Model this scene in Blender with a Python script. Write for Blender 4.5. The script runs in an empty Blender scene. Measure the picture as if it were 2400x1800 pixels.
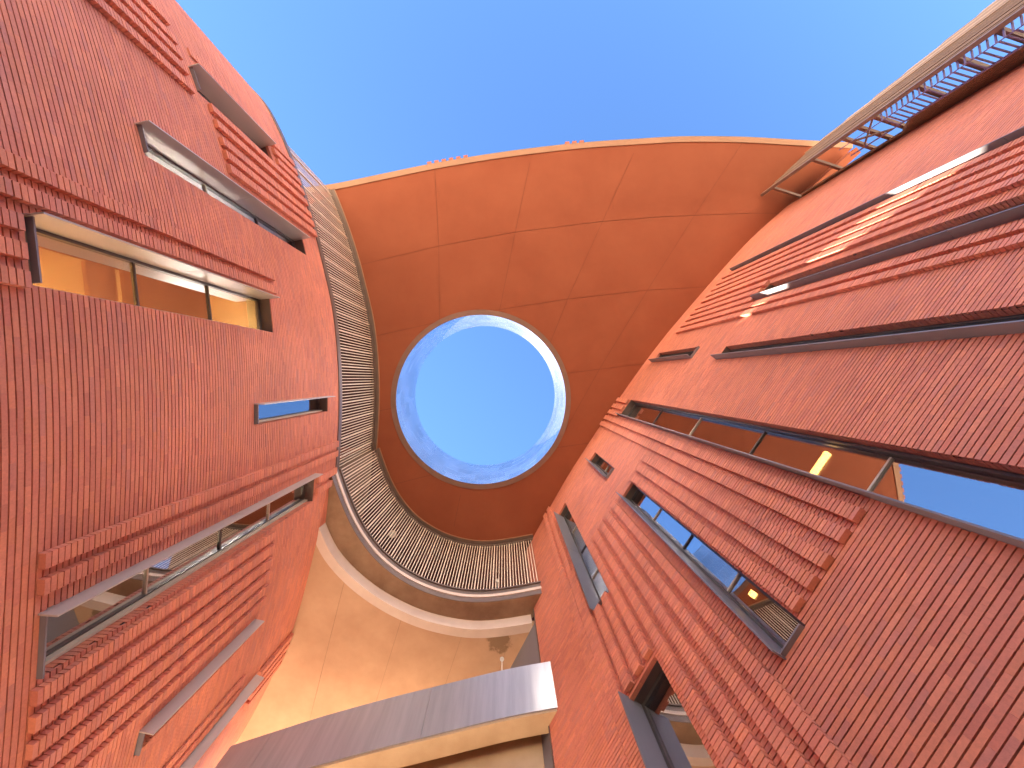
import bpy, math, random
import numpy as np
from mathutils import Vector, Matrix, Quaternion
from mathutils.geometry import delaunay_2d_cdt

random.seed(7)
RNG = np.random.default_rng(7)
SC = bpy.context.scene
COL = SC.collection

# ------------------------------------------------------------------ camera
EYE = 1.6                       # eye height above the paving
FPX = 900.0                     # focal length in photo pixels (2400 wide)
_zc = Vector((-20.0, -15.0, FPX)).normalized()
_q = Vector((0, 0, 1)).rotation_difference(_zc)       # world -> camera (right, down, forward)
_qi = _q.inverted()
cam = bpy.data.cameras.new('camera')
cam.sensor_width = 36.0
cam.lens = FPX / 2400.0 * 36.0
cam.clip_end = 5000
cam_ob = bpy.data.objects.new('camera', cam)
COL.objects.link(cam_ob)
_R, _D, _F = _qi @ Vector((1, 0, 0)), _qi @ Vector((0, 1, 0)), _qi @ Vector((0, 0, 1))
_m = Matrix((_R, -_D, -_F)).transposed().to_4x4()
_m.translation = (0, 0, EYE)
cam_ob.matrix_world = _m
SC.camera = cam_ob

# ------------------------------------------------------------------ sky, sun, exposure
SUN_EL = math.radians(44.0)
SUN_DIR = Vector((-0.763 * math.cos(SUN_EL), 0.647 * math.cos(SUN_EL), math.sin(SUN_EL)))
world = bpy.data.worlds.new('World')
SC.world = world
world.use_nodes = True
wn = world.node_tree
wn.nodes.clear()
sky = wn.nodes.new('ShaderNodeTexSky')
sky.sky_type = 'NISHITA'
sky.sun_disc = False
sky.sun_elevation = SUN_EL
sky.sun_rotation = math.atan2(SUN_DIR.x, SUN_DIR.y)
sky.air_density = 1.0
sky.dust_density = 0.0
sky.ozone_density = 10.0
bg = wn.nodes.new('ShaderNodeBackground')
bg.inputs['Strength'].default_value = 0.05
wo = wn.nodes.new('ShaderNodeOutputWorld')
wn.links.new(sky.outputs[0], bg.inputs[0])
wn.links.new(bg.outputs[0], wo.inputs[0])
sun = bpy.data.lights.new('sun', 'SUN')
sun.energy = 5.0
sun.angle = math.radians(0.53)
sun.color = (1.0, 0.87, 0.69)
sun_ob = bpy.data.objects.new('sun', sun)
COL.objects.link(sun_ob)
sun_ob.rotation_euler = SUN_DIR.to_track_quat('Z', 'Y').to_euler()
sun_ob.location = SUN_DIR * 80
SC.view_settings.view_transform = 'Standard'
SC.view_settings.look = 'None'
SC.view_settings.gamma = 1.0
SC.view_settings.exposure = 3.2
SC.render.engine = 'CYCLES'
SC.cycles.max_bounces = 12
SC.cycles.diffuse_bounces = 8
SC.cycles.glossy_bounces = 5
SC.cycles.transparent_max_bounces = 8
SC.cycles.sample_clamp_indirect = 10.0
SC.cycles.use_denoising = True

# ------------------------------------------------------------------ photo pixel -> place
def ray(px, py):
    return _qi @ Vector(((px - 1200.0) / FPX, (py - 900.0) / FPX, 1.0))

def plan(px, py, h):
    """plan point under a photo pixel for something h metres above the eye"""
    d = ray(px, py)
    return Vector((d.x * h / d.z, d.y * h / d.z))

def catmull(pts, step=0.04, closed=False):
    P = [Vector(p) for p in pts]
    out = []
    n = len(P)
    for i in range(n - 1):
        p0 = P[i - 1] if i > 0 else P[0] * 2 - P[1]
        p1, p2 = P[i], P[i + 1]
        p3 = P[i + 2] if i + 2 < n else P[n - 1] * 2 - P[n - 2]
        k = max(2, int((p2 - p1).length / step))
        for j in range(k):
            t = j / k
            out.append(0.5 * ((2 * p1) + (p2 - p0) * t + (2 * p0 - 5 * p1 + 4 * p2 - p3) * t * t + (3 * p1 - p0 - 3 * p2 + p3) * t ** 3))
    out.append(P[-1].copy())
    return out

class Curve:
    """plan line of a wall; side = +1 when (ty,-tx) points to the court"""
    def __init__(self, pts, side, smooth=6):
        a = np.array([(p.x, p.y) for p in catmull(pts)])
        for _ in range(smooth):
            b = a.copy()
            b[8:-8] = (a[:-16] + 2 * a[8:-8] + a[16:]) / 4
            a = b
        self.p = a
        d = np.diff(a, axis=0)
        self.s = np.concatenate([[0], np.cumsum(np.hypot(d[:, 0], d[:, 1]))])
        t = np.gradient(a, axis=0)
        t /= np.linalg.norm(t, axis=1)[:, None]
        self.t = t
        self.side = side
        self.L = self.s[-1]
        self.ang = np.unwrap(np.arctan2(a[:, 1], a[:, 0]))
    def at(self, s):
        x = np.interp(s, self.s, self.p[:, 0]); y = np.interp(s, self.s, self.p[:, 1])
        tx = np.interp(s, self.s, self.t[:, 0]); ty = np.interp(s, self.s, self.t[:, 1])
        l = np.hypot(tx, ty)
        return np.stack([x, y], -1), np.stack([tx / l, ty / l], -1)
    def nrm(self, t):
        return self.side * np.stack([t[..., 1], -t[..., 0]], -1)
    def s_of(self, v, smin=None):
        """where a plan direction meets the curve"""
        cr = self.p[:, 0] * v[1] - self.p[:, 1] * v[0]
        dt = self.p[:, 0] * v[0] + self.p[:, 1] * v[1]
        idx = [i for i in range(len(cr) - 1) if cr[i] * cr[i + 1] <= 0 and dt[i] > 0]
        if not idx:
            return self.s[np.argmin(np.abs(cr) + (dt < 0) * 1e6)]
        i = min(idx, key=lambda k: dt[k])
        f = cr[i] / (cr[i] - cr[i + 1] + 1e-12)
        return self.s[i] + f * (self.s[i + 1] - self.s[i])
    def sh(self, px, py):
        d = ray(px, py)
        s = self.s_of((d.x, d.y))
        p, _ = self.at(s)
        r = math.hypot(d.x, d.y)
        return float(s), float(np.hypot(*p) / r * d.z)
    def off(self, a, s0=0.0, s1=None, step=0.25):
        s1 = self.L if s1 is None else s1
        ss = np.linspace(s0, s1, max(2, int((s1 - s0) / step) + 1))
        p, t = self.at(ss)
        return p + self.nrm(t) * a

# ------------------------------------------------------------------ scene helpers
def link(name, me, parent=None, mat=None):
    o = bpy.data.objects.new(name, me)
    COL.objects.link(o)
    if parent is not None:
        o.parent = parent
    if mat is not None and me is not None and not me.materials:
        me.materials.append(mat)
    return o

def thing(name, label, cat, loc=(0, 0, 0), group=None, kind=None):
    o = bpy.data.objects.new(name, None)
    COL.objects.link(o)
    o.location = loc
    o.empty_display_size = 0.3
    o['label'] = label
    o['category'] = cat
    if group: o['group'] = group
    if kind: o['kind'] = kind
    return o

class MB:
    def __init__(self):
        self.v, self.f = [], []
    def quad(self, a, b, c, d):
        n = len(self.v)
        self.v += [tuple(a), tuple(b), tuple(c), tuple(d)]
        self.f.append((n, n + 1, n + 2, n + 3))
    def box(self, c, ax, ay, az):
        c, ax, ay, az = Vector(c), Vector(ax), Vector(ay), Vector(az)
        n = len(self.v)
        for sx in (-1, 1):
            for sy in (-1, 1):
                for sz in (-1, 1):
                    self.v.append(tuple(c + ax * sx + ay * sy + az * sz))
        for q in ((0, 1, 3, 2), (4, 6, 7, 5), (0, 4, 5, 1), (2, 3, 7, 6), (0, 2, 6, 4), (1, 5, 7, 3)):
            self.f.append(tuple(n + i for i in q))
    def beam(self, a, b, w, h=None, up=(0, 0, 1)):
        a, b = Vector(a), Vector(b)
        h = w if h is None else h
        d = (b - a); l = d.length; d.normalize()
        u = Vector(up)
        if abs(d.dot(u)) > 0.98: u = Vector((1, 0, 0))
        x = d.cross(u).normalized(); y = x.cross(d)
        self.box((a + b) / 2, d * (l / 2), x * (w / 2), y * (h / 2))
    def tube(self, a, b, r, n=12, r2=None):
        a, b = Vector(a), Vector(b)
        d = (b - a).normalized()
        u = Vector((0, 0, 1)) if abs(d.z) < 0.9 else Vector((1, 0, 0))
        x = d.cross(u).normalized(); y = x.cross(d)
        r2 = r if r2 is None else r2
        k = len(self.v)
        for (p, rr) in ((a, r), (b, r2)):
            for i in range(n):
                t = 2 * math.pi * i / n
                self.v.append(tuple(p + x * (rr * math.cos(t)) + y * (rr * math.sin(t))))
        for i in range(n):
            j = (i + 1) % n
            self.f.append((k + i, k + j, k + n + j, k + n + i))
        self.f.append(tuple(k + i for i in range(n))[::-1])
        self.f.append(tuple(k + n + i for i in range(n)))
    def sweep(self, A, B, z0, z1):
        """closed band between plan lines A and B (same length), z0..z1"""
        n = len(A); k = len(self.v)
        for i in range(n):
            self.v += [(A[i][0], A[i][1], z0), (B[i][0], B[i][1], z0), (B[i][0], B[i][1], z1), (A[i][0], A[i][1], z1)]
        for i in range(n - 1):
            a, b = k + 4 * i, k + 4 * i + 4
            for j in range(4):
                jj = (j + 1) % 4
                self.f.append((a + j, a + jj, b + jj, b + j))
        self.f.append((k, k + 3, k + 2, k + 1))
        e = k + 4 * (n - 1)
        self.f.append((e, e + 1, e + 2, e + 3))
    def mesh(self, name, mat=None, smooth=False):
        me = bpy.data.meshes.new(name)
        me.from_pydata(self.v, [], self.f)
        if mat is not None: me.materials.append(mat)
        if smooth:
            me.polygons.foreach_set('use_smooth', [True] * len(me.polygons))
        me.update()
        return me
    def build(self, name, mat, parent=None, smooth=False):
        return link(name, self.mesh(name, mat, smooth), parent)

# ------------------------------------------------------------------ materials
def mat_new(name):
    m = bpy.data.materials.new(name)
    m.use_nodes = True
    nt = m.node_tree
    b = nt.nodes['Principled BSDF']
    return m, nt, b

def add_noise_bump(nt, b, scale, strength, dist=0.01, detail=6):
    tc = nt.nodes.new('ShaderNodeTexCoord')
    n = nt.nodes.new('ShaderNodeTexNoise')
    n.inputs['Scale'].default_value = scale
    n.inputs['Detail'].default_value = detail
    bp = nt.nodes.new('ShaderNodeBump')
    bp.inputs['Strength'].default_value = strength
    bp.inputs['Distance'].default_value = dist
    nt.links.new(tc.outputs['Object'], n.inputs['Vector'])
    nt.links.new(n.outputs['Fac'], bp.inputs['Height'])
    nt.links.new(bp.outputs['Normal'], b.inputs['Normal'])
    return tc, n

def ramp_mat(name, c0, c1, scale, rough=0.7, metal=0.0, bump=0.0, bscale=60, detail=5, lo=0.3, hi=0.7, stretch=None, spec=0.5):
    m, nt, b = mat_new(name)
    tc = nt.nodes.new('ShaderNodeTexCoord')
    n = nt.nodes.new('ShaderNodeTexNoise')
    n.inputs['Scale'].default_value = scale
    n.inputs['Detail'].default_value = detail
    n.inputs['Roughness'].default_value = 0.6
    src = tc.outputs['Object']
    if stretch:
        mp = nt.nodes.new('ShaderNodeMapping')
        mp.inputs['Scale'].default_value = stretch
        nt.links.new(src, mp.inputs['Vector']); src = mp.outputs['Vector']
    r = nt.nodes.new('ShaderNodeValToRGB')
    r.color_ramp.elements[0].position = lo; r.color_ramp.elements[0].color = (*c0, 1)
    r.color_ramp.elements[1].position = hi; r.color_ramp.elements[1].color = (*c1, 1)
    nt.links.new(src, n.inputs['Vector'])
    nt.links.new(n.outputs['Fac'], r.inputs['Fac'])
    nt.links.new(r.outputs['Color'], b.inputs['Base Color'])
    b.inputs['Roughness'].default_value = rough
    b.inputs['Metallic'].default_value = metal
    b.inputs['Specular IOR Level'].default_value = spec
    if bump:
        n2 = nt.nodes.new('ShaderNodeTexNoise')
        n2.inputs['Scale'].default_value = bscale
        n2.inputs['Detail'].default_value = 4
        nt.links.new(tc.outputs['Object'], n2.inputs['Vector'])
        bp = nt.nodes.new('ShaderNodeBump')
        bp.inputs['Strength'].default_value = bump
        bp.inputs['Distance'].default_value = 0.01
        nt.links.new(n2.outputs['Fac'], bp.inputs['Height'])
        nt.links.new(bp.outputs['Normal'], b.inputs['Normal'])
    return m

def brick_mat(name, from_object):
    m, nt, b = mat_new(name)
    if from_object:
        a = nt.nodes.new('ShaderNodeObjectInfo'); col = a.outputs['Color']
    else:
        a = nt.nodes.new('ShaderNodeAttribute'); a.attribute_name = 'brick_tint'; col = a.outputs['Color']
    g = nt.nodes.new('ShaderNodeNewGeometry')
    n = nt.nodes.new('ShaderNodeTexNoise')
    n.inputs['Scale'].default_value = 28; n.inputs['Detail'].default_value = 7; n.inputs['Roughness'].default_value = 0.7
    nt.links.new(g.outputs['Position'], n.inputs['Vector'])
    n3 = nt.nodes.new('ShaderNodeTexNoise')
    n3.inputs['Scale'].default_value = 0.55; n3.inputs['Detail'].default_value = 4
    nt.links.new(g.outputs['Position'], n3.inputs['Vector'])
    mr = nt.nodes.new('ShaderNodeMapRange')
    mr.inputs['From Min'].default_value = 0.3; mr.inputs['From Max'].default_value = 0.7
    mr.inputs['To Min'].default_value = 0.88; mr.inputs['To Max'].default_value = 1.09
    nt.links.new(n.outputs['Fac'], mr.inputs['Value'])
    mr3 = nt.nodes.new('ShaderNodeMapRange')
    mr3.inputs['From Min'].default_value = 0.3; mr3.inputs['From Max'].default_value = 0.7
    mr3.inputs['To Min'].default_value = 0.90; mr3.inputs['To Max'].default_value = 1.07
    nt.links.new(n3.outputs['Fac'], mr3.inputs['Value'])
    mm = nt.nodes.new('ShaderNodeMath'); mm.operation = 'MULTIPLY'
    nt.links.new(mr.outputs[0], mm.inputs[0]); nt.links.new(mr3.outputs[0], mm.inputs[1])
    mx = nt.nodes.new('ShaderNodeVectorMath'); mx.operation = 'SCALE'
    nt.links.new(col, mx.inputs[0]); nt.links.new(mm.outputs[0], mx.inputs['Scale'])
    nt.links.new(mx.outputs[0], b.inputs['Base Color'])
    b.inputs['Roughness'].default_value = 0.62
    b.inputs['Specular IOR Level'].default_value = 0.35
    bp = nt.nodes.new('ShaderNodeBump'); bp.inputs['Strength'].default_value = 0.35; bp.inputs['Distance'].default_value = 0.004
    n2 = nt.nodes.new('ShaderNodeTexNoise'); n2.inputs['Scale'].default_value = 90; n2.inputs['Detail'].default_value = 4
    nt.links.new(g.outputs['Position'], n2.inputs['Vector'])
    nt.links.new(n2.outputs['Fac'], bp.inputs['Height'])
    nt.links.new(bp.outputs['Normal'], b.inputs['Normal'])
    return m

def glass_mat(name, tint, base_refl=0.3, rough=0.01):
    m = bpy.data.materials.new(name)
    m.use_nodes = True
    nt = m.node_tree
    nt.nodes.clear()
    out = nt.nodes.new('ShaderNodeOutputMaterial')
    tr = nt.nodes.new('ShaderNodeBsdfTransparent'); tr.inputs[0].default_value = (*tint, 1)
    gl = nt.nodes.new('ShaderNodeBsdfGlossy'); gl.inputs['Roughness'].default_value = rough
    gl.inputs[0].default_value = (0.95, 0.97, 1.0, 1)
    lw = nt.nodes.new('ShaderNodeLayerWeight'); lw.inputs['Blend'].default_value = 0.5
    fr = nt.nodes.new('ShaderNodeMath'); fr.operation = 'POWER'; fr.inputs[1].default_value = 4.0
    nt.links.new(lw.outputs['Facing'], fr.inputs[0])
    mr = nt.nodes.new('ShaderNodeMapRange')
    mr.inputs['To Min'].default_value = base_refl; mr.inputs['To Max'].default_value = 1.0
    mx = nt.nodes.new('ShaderNodeMixShader')
    nt.links.new(fr.outputs[0], mr.inputs['Value'])
    nt.links.new(mr.outputs[0], mx.inputs[0])
    nt.links.new(tr.outputs[0], mx.inputs[1]); nt.links.new(gl.outputs[0], mx.inputs[2])
    nt.links.new(mx.outputs[0], out.inputs[0])
    return m

def emit_mat(name, col, strength):
    m, nt, b = mat_new(name)
    b.inputs['Base Color'].default_value = (*col, 1)
    b.inputs['Emission Color'].default_value = (*col, 1)
    b.inputs['Emission Strength'].default_value = strength
    return m

M_BRICK = brick_mat('brick_fired_clay', False)
M_BRICK1 = brick_mat('brick_fired_clay_single', True)
M_MORTAR = ramp_mat('mortar', (0.022, 0.006, 0.009), (0.04, 0.012, 0.016), 30, rough=0.95, spec=0.1)
M_STUCCO = ramp_mat('orange_stucco', (0.265, 0.072, 0.034), (0.305, 0.089, 0.043), 0.55, rough=0.85, bump=0.5, bscale=140, spec=0.2, detail=8)
M_STUCCO_GAP = ramp_mat('stucco_joint', (0.19, 0.05, 0.024), (0.22, 0.06, 0.029), 5, rough=0.9)
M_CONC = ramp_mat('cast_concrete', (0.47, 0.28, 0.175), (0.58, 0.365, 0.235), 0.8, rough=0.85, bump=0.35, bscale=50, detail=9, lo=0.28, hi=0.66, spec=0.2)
M_CONCL = ramp_mat('cast_concrete_lower', (0.44, 0.30, 0.18), (0.57, 0.41, 0.26), 0.9, rough=0.85, bump=0.35, bscale=50, detail=9, lo=0.28, hi=0.66, spec=0.2)
def add_stain(m, cx, cy, rad, col):
    nt = m.node_tree; b = nt.nodes['Principled BSDF']
    src = b.inputs['Base Color'].links[0].from_socket
    g = nt.nodes.new('ShaderNodeNewGeometry')
    mp = nt.nodes.new('ShaderNodeMapping'); mp.vector_type = 'POINT'
    mp.inputs['Location'].default_value = (-cx, -cy, 0); mp.inputs['Scale'].default_value = (1, 1, 0)
    nt.links.new(g.outputs['Position'], mp.inputs['Vector'])
    ln_ = nt.nodes.new('ShaderNodeVectorMath'); ln_.operation = 'LENGTH'
    nt.links.new(mp.outputs[0], ln_.inputs[0])
    n = nt.nodes.new('ShaderNodeTexNoise'); n.inputs['Scale'].default_value = 2.6; n.inputs['Detail'].default_value = 8; n.inputs['Roughness'].default_value = 0.65
    nt.links.new(g.outputs['Position'], n.inputs['Vector'])
    ma = nt.nodes.new('ShaderNodeMath'); ma.operation = 'MULTIPLY_ADD'; ma.inputs[1].default_value = -1.0 / rad; ma.inputs[2].default_value = 0.62
    nt.links.new(ln_.outputs['Value'], ma.inputs[0])
    ad = nt.nodes.new('ShaderNodeMath'); ad.operation = 'ADD'
    nt.links.new(ma.outputs[0], ad.inputs[0]); nt.links.new(n.outputs['Fac'], ad.inputs[1])
    mr = nt.nodes.new('ShaderNodeMapRange'); mr.inputs['From Min'].default_value = 0.62; mr.inputs['From Max'].default_value = 0.72
    nt.links.new(ad.outputs[0], mr.inputs['Value'])
    mx = nt.nodes.new('ShaderNodeMix'); mx.data_type = 'RGBA'
    mx.inputs['B'].default_value = (*col, 1)
    nt.links.new(mr.outputs[0], mx.inputs['Factor']); nt.links.new(src, mx.inputs['A'])
    nt.links.new(mx.outputs['Result'], b.inputs['Base Color'])
add_stain(M_CONC, -0.15, 8.95, 0.9, (0.30, 0.185, 0.11))
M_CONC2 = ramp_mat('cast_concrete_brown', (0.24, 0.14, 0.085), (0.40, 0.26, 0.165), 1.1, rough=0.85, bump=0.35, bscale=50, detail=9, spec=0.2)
M_PALE = ramp_mat('pale_painted_edge', (0.62, 0.47, 0.4), (0.70, 0.55, 0.47), 1.5, rough=0.6)
M_BRONZE = ramp_mat('bronze_metal', (0.17, 0.12, 0.1), (0.21, 0.15, 0.125), 2.0, rough=0.42, metal=0.35)
M_FIN = ramp_mat('anodised_fin', (0.19, 0.18, 0.205), (0.24, 0.225, 0.25), 1.2, rough=0.45, metal=0.25, stretch=(1, 1, 0.2))
M_FINL = ramp_mat('pale_anodised_fin', (0.52, 0.47, 0.44), (0.60, 0.55, 0.51), 1.2, rough=0.36, metal=0.4, stretch=(1, 1, 0.2))
M_FASCIA = ramp_mat('brushed_fascia', (0.36, 0.345, 0.37), (0.46, 0.44, 0.465), 2.0, rough=0.32, metal=0.25, stretch=(3, 3, 0.25), bump=0.03, bscale=20)
M_FRAME = ramp_mat('window_frame', (0.10, 0.085, 0.08), (0.13, 0.11, 0.1), 3, rough=0.4, metal=0.4)
M_SILL = ramp_mat('window_sill', (0.52, 0.44, 0.34), (0.6, 0.51, 0.4), 3, rough=0.5)
M_SLAT = ramp_mat('slat_champagne', (0.70, 0.54, 0.43), (0.77, 0.60, 0.48), 3, rough=0.5)
M_TRIM = ramp_mat('oculus_trim', (0.20, 0.105, 0.075), (0.25, 0.135, 0.10), 1.3, rough=0.6, metal=0.1)
M_EDGE = ramp_mat('roof_edge_trim', (0.33, 0.17, 0.095), (0.39, 0.2, 0.115), 1.0, rough=0.6)
M_LOUV = ramp_mat('louver_brown', (0.24, 0.15, 0.10), (0.33, 0.21, 0.14), 2.0, rough=0.85, spec=0.15, stretch=(2, 2, 0.3))
M_LOUVL = ramp_mat('louver_rail_tan', (0.40, 0.27, 0.185), (0.47, 0.32, 0.22), 2.0, rough=0.85, spec=0.15)
M_STEEL = ramp_mat('brown_steel', (0.20, 0.125, 0.1), (0.25, 0.16, 0.125), 2.5, rough=0.5, metal=0.2)
M_BAR = ramp_mat('violet_grey_bar', (0.17, 0.14, 0.30), (0.21, 0.17, 0.36), 2.0, rough=0.5, metal=0.1)
M_GLASS = glass_mat('window_glass', (0.75, 0.71, 0.65), 0.46)
M_INT = ramp_mat('interior_dark', (0.11, 0.06, 0.035), (0.16, 0.09, 0.05), 1.0, rough=0.9)
M_INTW = ramp_mat('interior_warm', (0.76, 0.60, 0.36), (0.82, 0.67, 0.42), 0.7, rough=0.9)
M_LAMP = emit_mat('lamp_warm', (1.0, 0.55, 0.16), 2.2)
M_ROOM = emit_mat('lamp_room', (1.0, 0.82, 0.50), 8.0)
M_WHITE = ramp_mat('white_enamel', (0.74, 0.7, 0.62), (0.8, 0.76, 0.68), 3, rough=0.4)
M_RED = ramp_mat('red_enamel', (0.5, 0.03, 0.02), (0.58, 0.05, 0.03), 3, rough=0.4)
M_ROOF = ramp_mat('roof_membrane', (0.3, 0.27, 0.24), (0.36, 0.33, 0.3), 1, rough=0.9)
M_PAVE = ramp_mat('paving', (0.52, 0.44, 0.34), (0.66, 0.57, 0.45), 0.25, rough=0.85, bump=0.2, bscale=12)

def tile_mat():
    m, nt, b = mat_new('oculus_shingle')
    a = nt.nodes.new('ShaderNodeObjectInfo')
    r = nt.nodes.new('ShaderNodeValToRGB')
    r.color_ramp.elements[0].color = (0.62, 0.64, 0.68, 1)
    r.color_ramp.elements[1].color = (0.90, 0.91, 0.93, 1)
    nt.links.new(a.outputs['Random'], r.inputs['Fac'])
    nt.links.new(r.outputs['Color'], b.inputs['Base Color'])
    b.inputs['Metallic'].default_value = 0.9
    b.inputs['Roughness'].default_value = 0.15
    return m
M_TILE = tile_mat()

# ------------------------------------------------------------------ plan lines (metres, eye at the origin)
H_ROOF = 18.0      # stucco ceiling
H_TERR = 14.1      # terrace edge
H_WL = 13.85       # top of the left brick wall
H_TOP = 21.9       # top of the roof
CL = Curve([(-14.0, -10.6), (-11.2, -10.75), (-9.5, -10.5), (-8.6, -9.95), (-8.17, -9.2), (-7.9, -8.66), (-7.4, -7.38), (-6.85, -5.7), (-6.4, -3.9),
            (-6.08, -2.37), (-5.92, -0.6), (-5.9, 1.2), (-6.03, 3.3), (-6.2, 5.1), (-6.45, 6.2), (-6.87, 7.8), (-7.25, 8.9), (-8.1, 10.7), (-9.0, 12.3), (-10.2, 14.0)], +1, 3)
CR = Curve([(13.42, -8.12), (11.8, -6.68), (10.5, -5.3), (9.58, -4.25), (8.56, -3.08), (7.65, -2.0), (6.7, -0.76), (5.92, 0.32), (5.48, 0.95), (4.35, 2.6),
            (3.25, 4.3), (2.8, 5.05), (2.26, 6.0), (1.8, 6.82), (1.4, 7.55), (1.07, 8.15)], -1, 4)
CC = Curve([(-6.0, 3.34), (-5.74, 4.13), (-5.38, 5.02), (-4.93, 5.8), (-4.38, 6.47), (-3.67, 7.05), (-2.73, 7.55), (-1.65, 7.86), (-0.7, 7.92), (0.2, 7.83), (1.42, 7.62)], +1, 1)
CP = Curve([(-6.2, 5.05), (-5.87, 5.83), (-5.33, 6.53), (-4.58, 7.21), (-3.66, 7.8), (-2.58, 8.27), (-1.25, 8.56), (-0.25, 8.55), (0.97, 8.38)], +1, 1)

def Z(h):
    return EYE + h

# ------------------------------------------------------------------ ground
gb = MB()
gb.quad((-600, -600, 0), (600, -600, 0), (600, 600, 0), (-600, 600, 0))
g = gb.build('ground', M_PAVE)
g['kind'] = 'structure'; g['label'] = 'pale paved court floor below the buildings'; g['category'] = 'ground'

M_COURT = ramp_mat('court_bounce_dark', (0.10, 0.075, 0.065), (0.16, 0.12, 0.10), 0.6, rough=0.8, bump=0.2, bscale=12)  # unseen dark floor sheet, added to cut bounce light onto the undersides
cb_ = MB()
px_ = [(-8.1, -9.3), (-6.0, -2.0), (-6.0, 3.0), (-7.2, 8.9), (1.0, 8.2), (4.3, 2.6), (6.7, -0.8), (10.4, -5.4), (13.3, -8.2), (16.0, -12.0), (-9.0, -12.5)]
cb_.v = [(x, y, 0.006) for x, y in px_]; cb_.f = [tuple(range(len(px_)))]
cf_ = cb_.build('court_dark_sheet', M_COURT)
cf_['kind'] = 'structure'; cf_['label'] = 'unseen dark sheet added over the court floor to cut bounce light'; cf_['category'] = 'paving'

# ------------------------------------------------------------------ windows of the brick buildings
# (curve, fin foot at the low end, fin foot at the high end, width, side of the opening along s, low height override)
class Win:
    def __init__(s, name, C, lo, hi, w, opts=None):
        s.name, s.C, s.w = name, C, w
        sl, hl = C.sh(*lo); sh_, hh = C.sh(*hi)
        s.fin = (sl + sh_) / 2
        s.h0, s.h1 = hl, hh
        o = opts or {}
        if 'h0' in o: s.h0 = o['h0']
        if 'h1' in o: s.h1 = o['h1']
        s.o = o
        if C is CL: s.a, s.b = s.fin, s.fin + w       # fin on the low-s jamb
        else:       s.a, s.b = s.fin - w, s.fin       # fin on the high-s jamb

WL = [
    Win('tall', CL, (445, 164), (626, 335), 0.6, dict(n=2, label='long slot window high beside the rounded end of the wall')),
    Win('second', CL, (320, 292), (708, 558), 0.55, dict(label='long slot window with deep bronze jamb')),
    Win('lit', CL, (60, 508), (631, 695), 0.9, dict(n=3, room=1, label='wide slot window with lit yellow room behind')),
    Win('small', CL, (597, 944), (768, 929), 0.52, dict(n=1, label='short slot window reflecting blue sky')),
    Win('louvred', CL, (94, 1435), (738, 1110), 0.9, dict(label='wide slot window with blue grey fin and dark louvres inside')),
    Win('fin', CL, (329, 1713), (597, 1450), 0.5, dict(label='slot window behind a pale grey fin')),
    Win('bright', CL, (414, 1800), (597, 1587), 0.5, dict(h0=4.6, label='slot window beside the bright cream fin')),
]
WR = [
    Win('r1', CR, (2400, 327), (1720, 636), 0.5, dict(h0=4.3, label='topmost slot window with dark grey fin')),
    Win('r2', CR, (2400, 507), (1768, 706), 0.7, dict(h0=4.0, label='slot window with slate fin among the ribs')),
    Win('r3', CR, (2400, 788), (1681, 839), 0.5, dict(h0=3.4, label='slot window with long slate fin on plain brick')),
    Win('r9', CR, (1620, 841), (1529, 848), 0.52, dict(n=1, label='short slot window just under the ceiling')),
    Win('r4', CR, (2142, 1208), (1453, 973), 0.85, dict(h0=2.7, n=5, lamp=1, label='widest long window with a lit tube lamp inside')),
    Win('r8', CR, (1423, 1124), (1382, 1079), 0.45, dict(label='tiny window high on the wall')),
    Win('r5', CR, (1837, 1547), (1458, 1162), 0.52, dict(n=4, lamp=1, label='slot window mirroring blue sky with a lit lamp inside')),
    Win('r6', CR, (1396, 1440), (1310, 1203), 0.6, dict(lamp=1, label='slot window with pale reflecting jamb near the bridge')),
    Win('r7', CR, (1530, 1790), (1474, 1636), 0.95, dict(h0=2.7, label='lowest window with red panel and blue grey fin')),
]

# ------------------------------------------------------------------ ribs: (curve, s, h0, h1, depth)
RIB_W = 0.205
def srib(C, px, py): return C.sh(px, py)[0]
ribs = {'L': [], 'R': []}
def addr(w, s, h0, h1, d=0.105):
    ribs[w].append((s, h0, h1, d))
W = {w.name: w for w in WL + WR}
# left wall
for p in ((105, 1308), (99, 1370)): addr('L', srib(CL, *p), 5.0, H_WL - 0.02)
for k in range(2): addr('L', W['louvred'].a + 0.25 + 0.36 * k, W['louvred'].h1 + 0.06, H_WL - 0.02)
s = W['louvred'].b + 0.18
while s < W['fin'].a - 0.16:
    addr('L', s, 5.0, 10.2); s += 0.35
for k in range(2): addr('L', W['bright'].a - 0.2 - 0.36 * k, 4.6, 10.3, 0.05)
for k in range(4): addr('L', W['bright'].a + 0.1 + 0.33 * k, W['bright'].h1 + 0.05, 12.9)
for x in (213, 253, 282, 307, 336): addr('L', srib(CL, x, 0), 4.2, 9.0)
for p in ((488, 253), (499, 289), (506, 325), (517, 358), (524, 390)): addr('L', srib(CL, *p), 9.5, H_WL - 0.02)
for k in range(2): addr('L', W['tall'].a + 0.12 + 0.35 * k, W['tall'].h1 + 0.06, H_WL - 0.02)
addr('L', W['tall'].a - 0.22, 10.2, H_WL - 0.02)
addr('L', W['tall'].a - 0.57, 9.5, 11.4, 0.05)
for p in ((0, 376), (0, 440)): addr('L', srib(CL, *p), 2.6, 10.35)
for k in range(3): addr('L', W['lit'].a + 0.16 + 0.35 * k, 2.6, W['lit'].h0 - 0.05)
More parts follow.
